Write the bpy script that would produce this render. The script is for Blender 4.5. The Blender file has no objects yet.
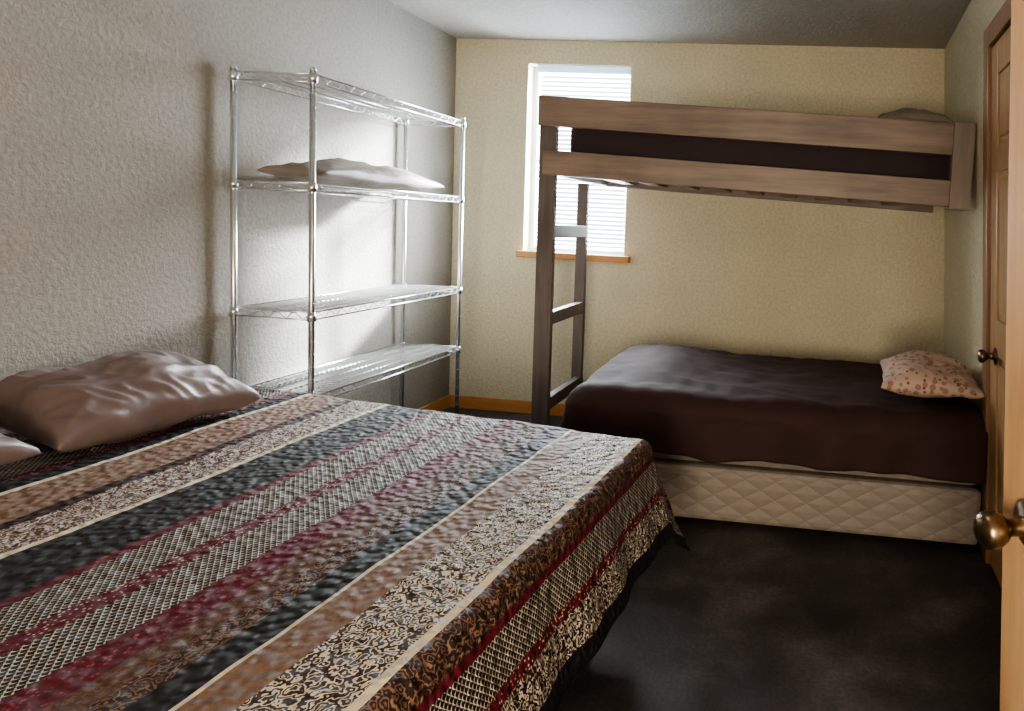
import bpy, bmesh, math, random
from mathutils import Vector, Matrix, noise
random.seed(3)
C=bpy.context
# ------------------------------------------------------------------ camera
cam_d=bpy.data.cameras.new('camera'); cam=bpy.data.objects.new('camera',cam_d)
C.collection.objects.link(cam); C.scene.camera=cam
yaw,pitch,roll=.1063,-.07103,.05002
F=Vector((-math.sin(yaw)*math.cos(pitch),math.cos(yaw)*math.cos(pitch),math.sin(pitch)))
R0=Vector((math.cos(yaw),math.sin(yaw),0)); U0=R0.cross(F)
R=math.cos(roll)*R0+math.sin(roll)*U0; U=-math.sin(roll)*R0+math.cos(roll)*U0
m=Matrix((R,U,-F)).transposed().to_4x4(); m.translation=Vector((2.268,-4.224,1.302))
cam.matrix_world=m
cam_d.sensor_fit='HORIZONTAL'; cam_d.sensor_width=36; cam_d.lens=676.7/1024*36
cam_d.shift_x=-(726.2-512)/1024; cam_d.shift_y=(273.1-355.5)/1024
cam_d.clip_start=.05
try: C.scene.view_settings.look='AgX - Medium High Contrast'
except Exception: pass

# ------------------------------------------------------------------ helpers
def empty(name):
    e=bpy.data.objects.new(name,None); C.collection.objects.link(e); return e
def finish(bm,name,mat,parent=None,smooth=False):
    me=bpy.data.meshes.new(name); bm.normal_update(); bm.to_mesh(me); bm.free()
    o=bpy.data.objects.new(name,me); C.collection.objects.link(o)
    for mm in (mat if isinstance(mat,(list,tuple)) else [mat]): me.materials.append(mm)
    if smooth:
        for p in me.polygons: p.use_smooth=True
    if parent: o.parent=parent
    return o
def addbox(bm,lo,hi,bev=0,mi=0):
    lo=Vector(lo);hi=Vector(hi)
    r=bmesh.ops.create_cube(bm,size=1)
    vs=r['verts']
    for v in vs: v.co=Vector([(lo[i]+hi[i])/2+v.co[i]*(hi[i]-lo[i]) for i in range(3)])
    fs=set(f for v in vs for f in v.link_faces)
    for f in fs: f.material_index=mi
    if bev:
        es=list(set(e for v in vs for e in v.link_edges))
        bmesh.ops.bevel(bm,geom=es,offset=bev,segments=2,affect='EDGES',profile=.5)
def box(name,lo,hi,mat,parent=None,bev=0,fn=None):
    bm=bmesh.new(); addbox(bm,lo,hi,bev)
    if fn:
        for v in bm.verts: fn(v)
    return finish(bm,name,mat,parent)
def tube(bm,p,q,r,n=6,cap=True):
    p=Vector(p);q=Vector(q);d=(q-p)
    if d.length<1e-6:return
    rot=d.to_track_quat('Z','Y').to_matrix().to_4x4()
    M=Matrix.Translation((p+q)/2)@rot
    bmesh.ops.create_cone(bm,cap_ends=cap,segments=n,radius1=r,radius2=r,depth=d.length,matrix=M)
def lathe(bm,origin,axis,prof,n=20):
    axis=Vector(axis).normalized(); rot=axis.to_track_quat('Z','Y').to_matrix()
    rings=[]
    for (h,r) in prof:
        rings.append([bm.verts.new(Vector(origin)+rot@Vector((r*math.cos(2*math.pi*i/n),r*math.sin(2*math.pi*i/n),h))) for i in range(n)])
    for a,b in zip(rings,rings[1:]):
        for i in range(n): bm.faces.new((a[i],a[(i+1)%n],b[(i+1)%n],b[i]))
    bm.faces.new(rings[-1]); bm.faces.new(rings[0][::-1])

# ------------------------------------------------------------------ materials
class NT:
    def __init__(s,name):
        s.m=bpy.data.materials.new(name); s.m.use_nodes=True; s.t=s.m.node_tree
        s.b=s.t.nodes['Principled BSDF']; s.out=s.t.nodes['Material Output']
    def n(s,ty,**k):
        x=s.t.nodes.new(ty)
        for a,b in k.items():
            if a.startswith('i_'): x.inputs[a[2:].replace('_',' ')].default_value=b
            else: setattr(x,a,b)
        return x
    def l(s,a,b): s.t.links.new(a,b)
    def math(s,op,a,b=None,c=None):
        x=s.n('ShaderNodeMath',operation=op)
        for i,v in enumerate((a,b,c)):
            if v is None: continue
            if isinstance(v,(int,float)): x.inputs[i].default_value=v
            else: s.l(v,x.inputs[i])
        return x.outputs[0]
    def ramp(s,fac,stops,interp='LINEAR'):
        r=s.n('ShaderNodeValToRGB'); cr=r.color_ramp; cr.interpolation=interp
        while len(cr.elements)>1: cr.elements.remove(cr.elements[-1])
        cr.elements[0].position=stops[0][0]; cr.elements[0].color=tuple(stops[0][1])+(1,)
        for p,c in stops[1:]:
            e=cr.elements.new(p); e.color=tuple(c)+(1,)
        s.l(fac,r.inputs[0]); return r.outputs[0]
    def mix(s,f,a,b,bt='MIX'):
        x=s.n('ShaderNodeMix',data_type='RGBA',blend_type=bt)
        for sock,v in ((x.inputs[0],f),(x.inputs[6],a),(x.inputs[7],b)):
            if isinstance(v,(int,float)): sock.default_value=v
            elif isinstance(v,tuple): sock.default_value=v+(1,)
            else: s.l(v,sock)
        return x.outputs[2]
    def bump(s,h,strength=.3,dist=.01):
        x=s.n('ShaderNodeBump'); x.inputs['Strength'].default_value=strength; x.inputs['Distance'].default_value=dist
        s.l(h,x.inputs['Height']); s.l(x.outputs[0],s.b.inputs['Normal'])
    def set(s,rough=.5,metal=0,col=None,**k):
        s.b.inputs['Roughness'].default_value=rough; s.b.inputs['Metallic'].default_value=metal
        if col is not None:
            if isinstance(col,tuple): s.b.inputs['Base Color'].default_value=col+(1,)
            else: s.l(col,s.b.inputs['Base Color'])
        for a,b in k.items(): s.b.inputs[a.replace('_',' ')].default_value=b
def objco(t): return t.n('ShaderNodeTexCoord').outputs['Object']
def noisetex(t,co,scale,detail=3,rough=.5):
    x=t.n('ShaderNodeTexNoise'); x.inputs['Scale'].default_value=scale; x.inputs['Detail'].default_value=detail; x.inputs['Roughness'].default_value=rough
    t.l(co,x.inputs['Vector']); return x.outputs['Fac']
def mapped(t,co,scale):
    x=t.n('ShaderNodeMapping'); x.inputs['Scale'].default_value=scale; t.l(co,x.inputs['Vector']); return x.outputs[0]

def plaster(name,c):
    t=NT(name); co=objco(t); n1=noisetex(t,co,60,4,.6); n2=noisetex(t,co,2.5,2)
    col=t.ramp(n2,[(.3,tuple(x*.91 for x in c)),(.7,c)])
    n3=t.ramp(n1,[(.35,(.80,.80,.80)),(.65,(1,1,1))])
    t.set(.75,0,t.mix(1,col,n3,'MULTIPLY')); t.bump(n1,.5,.011); return t.m
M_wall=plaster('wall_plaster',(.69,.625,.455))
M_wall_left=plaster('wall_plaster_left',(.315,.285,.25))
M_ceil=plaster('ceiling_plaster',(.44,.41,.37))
def wood(name,c1,c2,axis='z',rough=.45,sc=1):
    t=NT(name); co=objco(t)
    s={'z':(14,14,1.1),'y':(14,1.1,14),'x':(1.1,14,14)}[axis]
    n=noisetex(t,mapped(t,co,tuple(q*sc for q in s)),2.2,6,.62)
    k=noisetex(t,co,3.0,2)
    col=t.ramp(n,[(.3,c1),(.5,tuple((a+b)/2 for a,b in zip(c1,c2))),(.72,c2)])
    col=t.mix(.35,col,t.ramp(k,[(.35,c1),(.65,c2)]))
    t.set(rough,0,col); t.bump(n,.15,.004); return t.m
M_pine=wood('varnished_pine',(.26,.14,.065),(.48,.30,.155),'z',.35)
M_pine_y=wood('varnished_pine_trim',(.42,.17,.05),(.62,.30,.10),'x',.35)
M_pine_yy=wood('varnished_pine_trim_side',(.42,.17,.05),(.62,.30,.10),'y',.35)
M_casing=wood('stained_casing',(.16,.08,.04),(.33,.18,.10),'z',.4)
M_rail=wood('bunk_rail_wood',(.11,.080,.070),(.30,.22,.175),'x',.5)
M_post=wood('bunk_post_wood',(.075,.060,.058),(.18,.145,.135),'z',.5)
M_block=wood('bunk_ledger_wood',(.17,.135,.12),(.33,.26,.22),'z',.5)
# floor
t=NT('dark_floor'); co=objco(t); n=noisetex(t,co,2.6,6,.65); n2=noisetex(t,co,70,4)
col=t.ramp(n,[(.3,(.018,.015,.016)),(.5,(.042,.036,.037)),(.72,(.11,.097,.095))])
sp2=t.ramp(n2,[(.35,(.75,.75,.75)),(.65,(1.2,1.2,1.2))])
t.set(.7,0,t.mix(1,col,sp2,'MULTIPLY')); r=t.ramp(n,[(.3,(.55,)*3),(.7,(.75,)*3)]); t.l(r,t.b.inputs['Roughness']); t.bump(n2,.25,.005); M_floor=t.m
t=NT('chrome'); t.set(.25,1,(.80,.83,.85)); M_chrome=t.m
t=NT('bronze_knob'); t.set(.28,1,(.20,.14,.09)); M_bronze=t.m
t=NT('black_metal'); t.set(.4,.8,(.03,.03,.03)); M_black=t.m
t=NT('white_paint'); t.set(.5,0,(.78,.78,.76)); M_white=t.m
t=NT('blind_slat'); t.set(.5,0,(.74,.77,.80))
tr=t.n('ShaderNodeBsdfTranslucent'); tr.inputs[0].default_value=(.70,.80,.88,1); mx=t.n('ShaderNodeMixShader'); mx.inputs[0].default_value=.4
t.l(t.b.outputs[0],mx.inputs[1]); t.l(tr.outputs[0],mx.inputs[2]); t.l(mx.outputs[0],t.out.inputs[0]); M_slat=t.m
def fabric(name,c,rough=.8,sheen=.3,wr=8,ws=.25):
    t=NT(name); co=objco(t); n=noisetex(t,co,wr,3)
    t.set(rough,0,t.ramp(n,[(.3,tuple(q*.8 for q in c)),(.7,c)])); t.b.inputs['Sheen Weight'].default_value=sheen
    t.bump(n,ws,.03); return t.m
M_satin=fabric('mauve_satin',(.17,.122,.117),.45,.02,7,.15)
M_shelfpillow=fabric('tan_pillow_cloth',(.24,.195,.165),.6,.05)
M_darkcloth=fabric('dark_mattress_cloth',(.03,.016,.020),.8,.03)
M_comf=fabric('dark_brown_comforter',(.040,.017,.016),.8,.0,7,.2)
M_comf.node_tree.nodes['Principled BSDF'].inputs['Specular IOR Level'].default_value=.3
M_skirt=fabric('black_boxspring_cloth',(.012,.011,.012),.9,0)
t=NT('floral_pillow_cloth'); co=objco(t); v=t.n('ShaderNodeTexVoronoi'); v.inputs['Scale'].default_value=36; t.l(co,v.inputs['Vector'])
v2=t.n('ShaderNodeTexVoronoi'); v2.inputs['Scale'].default_value=27; t.l(co,v2.inputs['Vector'])
base=t.mix(t.math('LESS_THAN',v2.outputs['Distance'],.34),(.43,.31,.25),(.28,.15,.13))
t.set(.8,0,t.mix(t.math('LESS_THAN',v.outputs['Distance'],.22),base,(.13,.05,.05))); M_floral=t.m
t=NT('quilted_boxspring_cloth'); co=objco(t); sp=t.n('ShaderNodeSeparateXYZ'); t.l(co,sp.inputs[0])
def dia(t,a,b,s):
    p=t.math('ABSOLUTE',t.math('SINE',t.math('MULTIPLY',t.math('ADD',a,b),s)))
    q=t.math('ABSOLUTE',t.math('SINE',t.math('MULTIPLY',t.math('SUBTRACT',a,b),s)))
    return t.math('MINIMUM',p,q)
xx=t.math('MULTIPLY',sp.outputs[0],.6)
d=dia(t,xx,sp.outputs[2],40); dl=t.ramp(d,[(0,(.19,.155,.135)),(.12,(.24,.20,.17))])
t.set(.6,0,dl); t.bump(d,.45,.009); M_boxspring=t.m

# quilt stripes (uv in metres)
t=NT('striped_patchwork_quilt')
uv=t.n('ShaderNodeUVMap'); sp=t.n('ShaderNodeSeparateXYZ'); t.l(uv.outputs[0],sp.inputs[0]); S_,T_=sp.outputs[0],sp.outputs[1]
BL=(.006,.005,.007); CR=(.58,.50,.39); TN=(.175,.105,.075); BR=(.075,.032,.024); MR=(.085,.005,.016); GY=(.17,.15,.15); LG=(.48,.43,.385); DB=(.022,.010,.009); CH=(.010,.009,.011)
bands=[(0,DB,CR,1),(.10,BL,GY,2),(.20,MR,LG,3),(.25,CH,LG,2),(.36,MR,LG,3),(.40,BL,BL,0),(.455,CR,CR,0),(.47,TN,(.27,.185,.145),5),
(.63,DB,MR,3),(.67,BR,LG,1),(.80,CR,CR,0),(.825,CH,(.045,.043,.045),4),(.99,MR,(.22,.06,.09),3),(1.02,BL,LG,2),(1.13,MR,LG,3),(1.18,BL,LG,2),
(1.29,MR,(.25,.07,.09),3),(1.36,BR,TN,5),(1.42,DB,TN,1),(1.48,BL,BL,0),(1.54,CR,CR,0),(1.555,TN,(.12,.065,.045),5),(1.64,DB,CR,1),(1.785,CR,CR,0),
(1.805,DB,TN,1),(1.875,MR,MR,0),(1.89,BL,LG,2),(1.97,MR,CR,3),(2.0,DB,LG,1),(2.09,BL,BL,0)]
Lm=2.4; fac=t.math('DIVIDE',S_,Lm)
A=t.ramp(fac,[(b[0]/Lm,b[1]) for b in bands],'CONSTANT'); B=t.ramp(fac,[(b[0]/Lm,b[2]) for b in bands],'CONSTANT')
kk={0:(0,0,0),1:(1,0,0),2:(0,1,0),3:(0,0,1),4:(.35,0,0),5:(.5,0,0)}
K=t.ramp(fac,[(b[0]/Lm,kk[b[3]]) for b in bands],'CONSTANT')
ks=t.n('ShaderNodeSeparateColor'); t.l(K,ks.inputs[0])
nz=t.n('ShaderNodeTexNoise'); nz.inputs['Scale'].default_value=40; nz.inputs['Detail'].default_value=2; t.l(uv.outputs[0],nz.inputs['Vector'])
fl=t.ramp(t.math('SINE',t.math('MULTIPLY',nz.outputs['Fac'],46)),[(.15,(0,0,0)),(.45,(1,1,1))])
d=dia(t,S_,T_,215); z1=t.math('MULTIPLY',t.math('SINE',t.math('MULTIPLY',T_,860)),.5)
la=t.ramp(t.math('ADD',d,t.math('MULTIPLY',z1,.35)),[(.20,(1,1,1)),(.34,(0,0,0))])
vo=t.n('ShaderNodeTexVoronoi'); vo.inputs['Scale'].default_value=120; t.l(uv.outputs[0],vo.inputs['Vector'])
do=t.ramp(vo.outputs['Distance'],[(.18,(1,1,1)),(.34,(0,0,0))])
mask=t.math('ADD',t.math('ADD',t.math('MULTIPLY',fl,ks.outputs[0]),t.math('MULTIPLY',la,ks.outputs[1])),t.math('MULTIPLY',do,ks.outputs[2]))
col=t.mix(mask,A,B)
qh=t.n('ShaderNodeTexVoronoi',feature='SMOOTH_F1'); qh.inputs['Scale'].default_value=52; t.l(uv.outputs[0],qh.inputs['Vector'])
t.set(.62,0,col); t.b.inputs['Sheen Weight'].default_value=.0; t.b.inputs['Specular IOR Level'].default_value=.4
t.bump(t.math('MULTIPLY',qh.outputs['Distance'],-1),.9,.012); M_quilt=t.m

# ------------------------------------------------------------------ room shell
YF=-5.6; H=2.41
def wx(y,z=0): return 3.140+.0625*y+.07*(1.2-z)
wx0,wx1,wz0,wz1=.486,1.155,1.074,2.264
bm=bmesh.new(); T=.16
addbox(bm,(-.0,0,0),(wx0,T,H)); addbox(bm,(wx1,0,0),(3.4,T,H)); addbox(bm,(wx0,0,0),(wx1,T,wz0)); addbox(bm,(wx0,0,wz1),(wx1,T,H))
finish(bm,'wall_back',M_wall)
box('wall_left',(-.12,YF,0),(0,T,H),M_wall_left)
bm=bmesh.new()
def prism(bm,pts,z0,z1,pts2=None):
    a=[bm.verts.new((x,y,z0)) for x,y in pts]; b=[bm.verts.new((x,y,z1)) for x,y in (pts2 or pts)]
    n=len(pts)
    for i in range(n): bm.faces.new((a[i],a[(i+1)%n],b[(i+1)%n],b[i]))
    bm.faces.new(a[::-1]); bm.faces.new(b)
prism(bm,[(wx(0),0),(wx(YF),YF),(3.4,YF),(3.4,0)],0,H,[(wx(0,H),0),(wx(YF,H),YF),(3.4,YF),(3.4,0)]); bmesh.ops.recalc_face_normals(bm,faces=bm.faces)
finish(bm,'wall_right',M_wall)
box('wall_front',(-.12,YF-.12,0),(3.4,YF,H),M_wall)
box('floor',(-.12,YF-.12,-.1),(3.4,T,0),M_floor)
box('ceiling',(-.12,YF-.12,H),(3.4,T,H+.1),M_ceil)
box('baseboard_back',(0,-.015,0),(wx(0),0,.085),M_pine_y,bev=.004)
box('baseboard_left',(0,YF,0),(.015,-.015,.085),M_pine_yy,bev=.004)

# window
win=empty('window_1')
bm=bmesh.new(); f=.035
addbox(bm,(wx0,.09,wz0),(wx0+f,.14,wz1),.003); addbox(bm,(wx1-f,.09,wz0),(wx1,.14,wz1),.003)
addbox(bm,(wx0+f,.09,wz0),(wx1-f,.14,wz0+f),.003); addbox(bm,(wx0+f,.09,wz1-f),(wx1-f,.14,wz1),.003)
addbox(bm,(wx0+f,.10,1.65),(wx1-f,.135,1.69),.003)
finish(bm,'frame',M_white,win)
bl=empty('window_blind')
bm=bmesh.new(); addbox(bm,(wx0+.05,.02,wz1-.045),(wx1-.008,.07,wz1-.003),.004)
n=40
for i in range(n):
    z=wz0+.03+(wz1-.06-wz0-.03)*i/(n-1)
    a=math.radians(28 if z<1.98 else 40); w=.0135 if z<1.98 else .016
    dy,dz=w*math.cos(a),w*math.sin(a)
    vs=[bm.verts.new((x,.045+s*dy,z+s*dz)) for s in (-1,1) for x in (wx0+.05,wx1-.01)]
    bm.faces.new((vs[0],vs[1],vs[3],vs[2]))
for x in (wx0+.15,(wx0+wx1)/2,wx1-.1): tube(bm,(x,.03,wz0+.02),(x,.03,wz1-.04),.0015,4)
addbox(bm,(wx0+.05,.03,wz0+.004),(wx1-.01,.06,wz0+.022),.003)
finish(bm,'slats',M_slat,bl)
box('trim_1',(wx0-.03,-.05,wz0-.045),(wx1+.045,.09,wz0-.002),M_pine_y,bev=.006)

# ------------------------------------------------------------------ wire shelf
sh=empty('wire_shelving_unit')
X0,X1,Y0,Y1=.035,.37,-1.765,-.60
bm=bmesh.new(); top=1.815
for x in (X0,X1):
    for y in (Y0,Y1):
        tube(bm,(x,y,.03),(x,y,top),.0115,14)
        lathe(bm,(x,y,0),(0,0,1),[(0,.016),(.01,.018),(.012,.008),(.035,.008)],12)
        lathe(bm,(x,y,top),(0,0,1),[(0,.0125),(.006,.0125),(.011,.006)],12)
        z=.1
        while z<top-.02:
            lathe(bm,(x,y,z),(0,0,1),[(-.0012,.0115),(0,.0124),(.0012,.0115)],10); z+=.0508
finish(bm,'posts',M_chrome,sh,True)
bm=bmesh.new()
for k,h in enumerate((.535,.875,1.384,1.802)):
    for x in (X0,X1):
        for y in (Y0,Y1): lathe(bm,(x,y,h-.034),(0,0,1),[(0,.018),(.036,.0145)],12)
    zt,zb=h,h-.03
    for z in (zt,zb):
        for x in (X0,X1): tube(bm,(x,Y0,z),(x,Y1,z),.0032)
        for y in (Y0,Y1): tube(bm,(X0,y,z),(X1,y,z),.0032)
    def zig(p,q):
        p=Vector(p);q=Vector(q);n=max(4,int((q-p).length/.035))
        for i in range(n):
            a=p.lerp(q,i/n);b=p.lerp(q,(i+1)/n)
            a.z=zt if i%2 else zb; b.z=zb if i%2 else zt
            tube(bm,a,b,.0018,4,False)
    zig((X0,Y0,0),(X0,Y1,0));zig((X1,Y0,0),(X1,Y1,0));zig((X0,Y0,0),(X1,Y0,0));zig((X0,Y1,0),(X1,Y1,0))
    for x in (X0+.09,(X0+X1)/2,X1-.09): tube(bm,(x,Y0,h-.006),(x,Y1,h-.006),.0028)
    n=38
    for i in range(1,n):
        y=Y0+(Y1-Y0)*i/n; tube(bm,(X0,y,h),(X1,y,h),.0021,5,False)
finish(bm,'wire_shelves',M_chrome,sh,True)

# ------------------------------------------------------------------ pillows
def pillow(name,cx,cy,cz,a,b,h,rz,mat,seed=0,wr=.012,tilt=(0,0)):
    bm=bmesh.new(); N=90; M=70; g={}
    for side in (1,-1):
        for i in range(N+1):
            for j in range(M+1):
                u=-1+2*i/N; v=-1+2*j/M
                edge=i in(0,N) or j in(0,M)
                if side==-1 and edge: g[(side,i,j)]=g[(1,i,j)]; continue
                x=a*u*(1-.07*(1-v*v)) ; y=b*v*(1-.09*(1-u*u))
                th=((1-u**2)*(1-v**2))
                z=th**.42*h
                nn=noise.noise(Vector((x*5+seed,y*5,seed)))
                rid=abs(noise.noise(Vector((x*4+y*5+seed,(y-x*.3)*11,seed))))
                rid+=.3*abs(noise.noise(Vector((x*16+seed,(y+x*.5)*24,seed+4))))
                z+= (nn*wr-rid*wr*1.5)*min(1,th*5)
                z= z if side==1 else -z*.55
                g[(side,i,j)]=bm.verts.new((x+ .006*noise.noise(Vector((v*3,seed,0))),y+.008*noise.noise(Vector((u*3,seed,1))),z+.012*(noise.noise(Vector((u*2.2+seed,v*2.2,9))))))
    for side in (1,-1):
        for i in range(N):
            for j in range(M):
                q=[g[(side,i,j)],g[(side,i+1,j)],g[(side,i+1,j+1)],g[(side,i,j+1)]]
                bm.faces.new(q if side==1 else q[::-1])
    o=finish(bm,name,mat,None,True)
    o.location=(cx,cy,cz); o.rotation_euler=(tilt[0],tilt[1],rz)
    return o
ZB=.6
pillow('pillow',.265,-2.42,ZB+.085,.29,.20,.14,math.radians(83),M_satin,1,.028,(.22,0))
pillow('pillow',.30,-3.10,ZB+.13,.29,.20,.125,math.radians(97),M_satin,5,.028,(.22,.08))
pillow('pillow',.20,-1.21,1.384+.045,.46,.155,.085,math.radians(90),M_shelfpillow,8,.015)
pillow('pillow',2.865,-1.16,.665,.205,.28,.105,math.radians(-6),M_floral,12,.014)
pillow('pillow',2.78,-.60,1.845,.18,.27,.095,math.radians(0),M_shelfpillow,15,.01)

# ------------------------------------------------------------------ big bed
bed=empty('bed')
HF,FF,FN,HN=Vector((.04,-1.87,0)),Vector((1.79,-2.13,0)),Vector((1.665,-3.55,0)),Vector((.04,-3.50,0))
L,Wd,D=1.80,1.45,.31
def quad(s,t):
    return HF.lerp(FF,s).lerp(HN.lerp(FN,s),t)
def drape(L,Wd,D,posf,ztop,outs,outfar,outnear,sides,ns=190,nt=170,r=.045,flare=.16,seed=0,rough=.006,corner=.45,wave=1):
    """sides: (foot,far,near,head) drops"""
    df,dfa,dn,dh=sides
    bm=bmesh.new(); uvl=bm.loops.layers.uv.new('UVMap'); g=[]; 
    S0,S1=-dh,L+df; T0,T1=-dfa,Wd+dn
    for i in range(ns+1):
        row=[]
        for j in range(nt+1):
            s=S0+(S1-S0)*i/ns; tt=T0+(T1-T0)*j/nt
            es=max(0,s-L); eh=max(0,-s); ef=max(0,-tt); en=max(0,tt-Wd)
            p=posf(min(max(s/L,0),1),min(max(tt/Wd,0),1)).copy()
            o=outs*(es-eh)+outfar*ef+outnear*en
            a,b=max(es,eh),max(ef,en)
            e=max(a,b)+corner*min(a,b)
            z=ztop
            if e>0:
                dr=o.normalized()
                th=min(e/r,math.pi/2)
                out=r*math.sin(th); z-=r*(1-math.cos(th))
                rest=max(0,e-r*math.pi/2)
                al=s if b>a else tt
                fl=flare+ (.10 if min(a,b)>0 else 0)*min(a,b)/.2
                wv=wave*(.018*math.sin(al*13+seed)+.012*math.sin(al*29+1+seed))
                out+=rest*fl+wv*min(1,rest/.2)
                z-=rest*math.sqrt(max(.2,1-fl*fl))
                p+=dr*out
            q=Vector((s*4,tt*4,seed))
            z+=rough*(noise.noise(q)+.6*noise.noise(q*3.1))
            p.z=z; row.append((bm.verts.new(p),s,tt))
        g.append(row)
    for i in range(ns):
        for j in range(nt):
            q=[g[i][j],g[i+1][j],g[i+1][j+1],g[i][j+1]]
            f=bm.faces.new([v[0] for v in q])
            for lp,v in zip(f.loops,q): lp[uvl].uv=(v[1],v[2])
    bmesh.ops.reverse_faces(bm,faces=bm.faces)
    return bm
outs=Vector((.99,-.1,0)).normalized(); outfar=Vector((.15,.99,0)).normalized(); outnear=Vector((0,-1,0))
bm=drape(L,Wd,D,quad,ZB,outs,outfar,outnear,(.335,.30,.32,0),seed=1,rough=.005,wave=.4,flare=.26)
q=finish(bm,'quilt',M_quilt,bed,True)
so=q.modifiers.new('solid','SOLIDIFY'); so.thickness=.008; so.offset=-1
def qprism(bm,z0,z1,ins):
    c=sum((HF,FF,FN,HN),Vector())/4
    pts=[]
    for p in (HF,HN,FN,FF):
        d=(c-p); d.normalize(); pts.append((p.x+d.x*ins,p.y+d.y*ins))
    prism(bm,pts,z0,z1)
bm=bmesh.new(); qprism(bm,.36,.575,.035); finish(bm,'mattress',M_white,bed)
bm=bmesh.new(); qprism(bm,.17,.355,.02); finish(bm,'box_spring',M_skirt,bed)
bm=bmesh.new()
for p in (HF,FF,FN,HN):
    c=sum((HF,FF,FN,HN),Vector())/4; d=(c-p).normalized(); x,y=(p+d*.17).x,(p+d*.17).y
    tube(bm,(x,y,.02),(x,y,.17),.014,10); lathe(bm,(x,y,0),(0,0,1),[(0,.024),(.02,.022),(.03,.014)],12)
finish(bm,'frame_legs',M_black,bed,True)

# ------------------------------------------------------------------ twin bed
tw=empty('twin_bed')
tx0,tx1,ty0,ty1=1.34,3.045,-1.44,-.47
box('box_spring',(tx0,ty0,.04),(tx1+.02,ty1,.275),M_boxspring,tw,.02)
box('mattress',(tx0+.01,ty0+.015,.28),(tx1+.01,ty1,.52),M_boxspring,tw,.03)
bm=bmesh.new()
for x in (tx0+.1,tx1-.1):
    for y in (ty0+.1,ty1-.1): tube(bm,(x,y,0),(x,y,.045),.02,10)
finish(bm,'feet',M_black,tw)
def tq(s,t):
    return Vector((tx1+.005-(tx1-tx0-.05)*s, ty1-.04+(ty0-ty1+.08)*t,0))
bm=drape(1.66,.93,.3,tq,.585,Vector((-1,0,0)),Vector((0,1,0)),Vector((0,-1,0)),(.33,.25,.305,0),ns=150,nt=130,r=.10,flare=.03,seed=7,rough=.010,corner=.25)
for v in bm.verts:
    p=v.co; 
    w=abs(noise.noise(Vector((p.x*2.2+p.y*3,p.y*5,p.z*3))))
    v.co.z+= -.018*w*(1 if p.z>.45 else .3)
    v.co.y+= -.015*noise.noise(Vector((p.x*6,2,p.z*5)))*(1 if p.z<.5 else 0)
    if p.z>.45: v.co.z+=.045*math.exp(-((p.x-1.62)/.25)**2)*math.exp(-((p.y+.75)/.35)**2)
    v.co.x=min(v.co.x,wx(p.y,.6)-.02)
bmesh.ops.reverse_faces(bm,faces=bm.faces)
q=finish(bm,'comforter',M_comf,tw,True)
so=q.modifiers.new('solid','SOLIDIFY'); so.thickness=.012; so.offset=0

# ------------------------------------------------------------------ loft bunk
bk=empty('loft_bunk_bed')
xl,xr,yb=1.0,2.935,-.98
def tl(v): v.co.z+=.038-.068*(v.co.x-xl)/1.95
box('upper_rail',(xl-.03,yb-.04,1.70),(xr,yb,1.845),M_rail,bk,.004,tl)
box('lower_rail',(xl-.0,yb-.04,1.465),(xr,yb,1.585),M_rail,bk,.004,tl)
box('ladder_post_front',(xl-.035,yb,0),(xl+.05,yb+.04,1.875),M_post,bk,.004)
box('ladder_post_rear',(xl-.03,-.40,0),(xl+.03,-.36,1.50),M_post,bk,.004)
for i,z in enumerate((.335,.78,1.225)): box('rung_%d'%(i+1),(xl-.01,yb+.04,z-.033),(xl+.03,-.40,z+.033),M_post,bk,.004)
box('side_rail',(xl,yb+.04,1.47),(xl+.04,-.02,1.585),M_post,bk,.004,tl)
box('wall_ledger',(xr,yb-.045,1.455),(wx(yb-.04,1.85)-.002,yb+.06,1.85),M_block,bk,.004,tl)
box('rear_rail',(xl,-.04,1.47),(3.05,-.004,1.585),M_rail,bk,.004,tl)
for i in range(9): box('slat_%d'%(i+1),(xl+.14+i*.2,yb+.002,1.49),(xl+.23+i*.2,-.045,1.51),M_rail,bk,0,tl)
bm=bmesh.new(); addbox(bm,(xl+.10,yb+.01,1.512),(2.98,-.05,1.80),.06)
for v in bm.verts: tl(v)
finish(bm,'bunk_mattress',M_darkcloth,bk,True)

# ------------------------------------------------------------------ doors
def door(name,origin,angle,width,knob_at,height=2.03,kz=.9,kl=1.0):
    """local: leaf along -y from origin, face toward -x"""
    e=empty(name); e.location=origin; e.rotation_euler=(0,-.07,angle)
    bm=bmesh.new(); th=.035; st=.105
    ys=[0,-st,-(width/2-.045),-(width/2+.045),-(width-st),-width]
    addbox(bm,(.010,-width,.01),(th-.010,0,height))
    addbox(bm,(0,-st,.01),(th,0,height),.004); addbox(bm,(0,-width,.01),(th,-width+st,height),.004)
    for z0,z1 in ((.01,.24),(.86,1.0),(1.55,1.65),(height-.12,height)): addbox(bm,(0,-width+st,z0),(th,-st,z1),.004)
    addbox(bm,(0,ys[3],.24),(th,ys[2],height-.12),.004)
    for z0,z1 in ((.24,.86),(1.0,1.55),(1.65,height-.12)):
        for a,b in ((ys[2],ys[1]),(ys[4],ys[3])):
            addbox(bm,(.001,a+.025,z0+.025),(th-.001,b-.025,z1-.025),.008)
    finish(bm,'leaf',M_pine,e)
    bm=bmesh.new()
    prof=[(0,.033),(.005,.033),(.009,.014),(.030,.012),(.036,.020),(.046,.026),(.058,.025),(.064,.017),(.066,.004)]
    lathe(bm,(0,knob_at,kz),(-1,0,0),[(h*kl,r) for h,r in prof],24)
    finish(bm,'knob',M_bronze,e,True)
    return e
ang=-.0624
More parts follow.
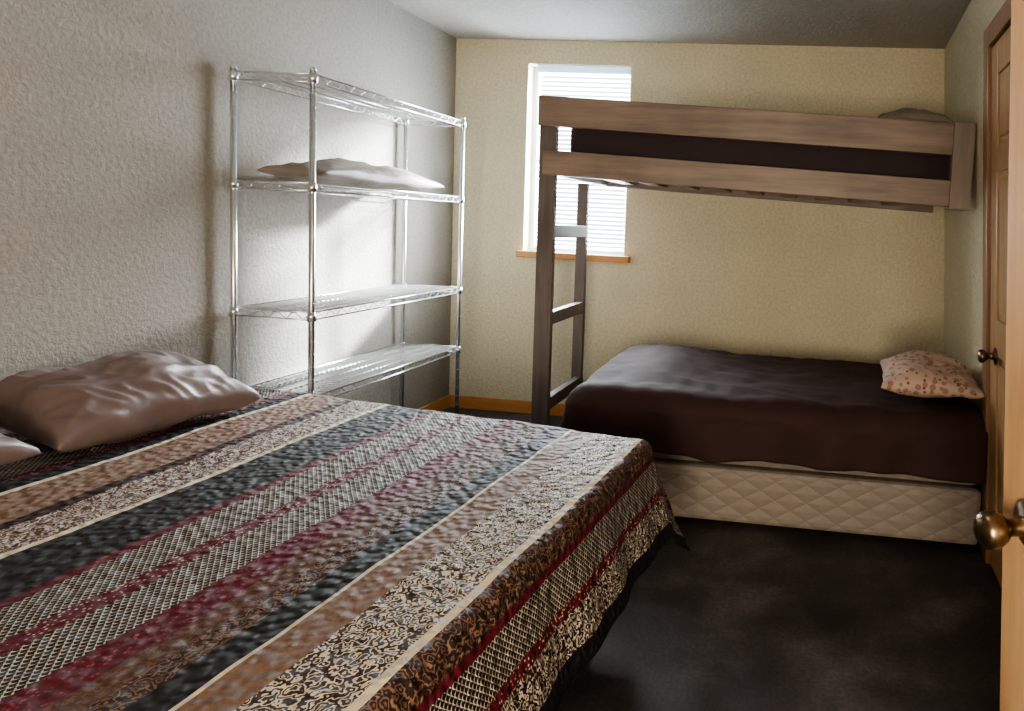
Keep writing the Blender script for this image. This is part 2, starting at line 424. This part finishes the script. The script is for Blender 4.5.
d1=door('door_1',(wx(-1.5)-.037,-1.5,0),ang,.78,-.10,kz=.86)
casing=empty('trim_2'); casing.location=(wx(-1.5),-1.5,0); casing.rotation_euler=(0,-.07,ang)
box('jamb_far',(-.05,.005,0),(-.002,.085,2.12),M_casing,casing,.005)
box('jamb_near',(-.05,-.87,0),(-.002,-.79,2.12),M_casing,casing,.005)
box('head',(-.05,-.79,2.04),(-.002,.005,2.12),M_casing,casing,.005)
dv=Vector((2.86-2.605,-3.98+3.17)); w=dv.length; a2=math.atan2(dv.x,-dv.y)
d2=door('door_2',(2.653,-3.17,0),a2,w,-.07,kz=.905,kl=1.25)

# ------------------------------------------------------------------ lights
def area(name,loc,rot,sx,sy,p,col):
    l=bpy.data.lights.new(name,'AREA'); l.shape='RECTANGLE'; l.size=sx; l.size_y=sy; l.energy=p; l.color=col
    o=bpy.data.objects.new(name,l); C.collection.objects.link(o); o.location=loc; o.rotation_euler=rot; return o
area('window_daylight',((wx0+wx1)/2,.35,(wz0+wz1)/2+.1),(math.radians(-90-8),0,0),.8,1.3,330,(.87,.95,1))
area('rear_fill_light',(2.1,-5.4,1.0),(math.radians(92),0,math.radians(-10)),.6,1.0,90,(1,.87,.68))  # warm fill added behind the camera to light the back wall; no doorway there
l=bpy.data.lights.new('overhead_fill_light','POINT'); l.energy=7; l.color=(1,.88,.74); l.shadow_soft_size=.15  # weak overhead fill added for the room; no lamp fixture exists
o=bpy.data.objects.new('overhead_fill_light',l); C.collection.objects.link(o); o.location=(1.9,-3.2,2.2)
s=bpy.data.lights.new('sun','SUN'); s.energy=75; s.angle=math.radians(7); s.color=(.88,.97,1)
o=bpy.data.objects.new('sun',s); C.collection.objects.link(o); o.location=(4,4,4)
o.rotation_euler=Vector((-.7,-1,-.5)).to_track_quat('-Z','Y').to_euler()
w=bpy.data.worlds.new('sky'); C.scene.world=w; w.use_nodes=True
w.node_tree.nodes['Background'].inputs[0].default_value=(.8,.9,1,1); w.node_tree.nodes['Background'].inputs[1].default_value=2.5
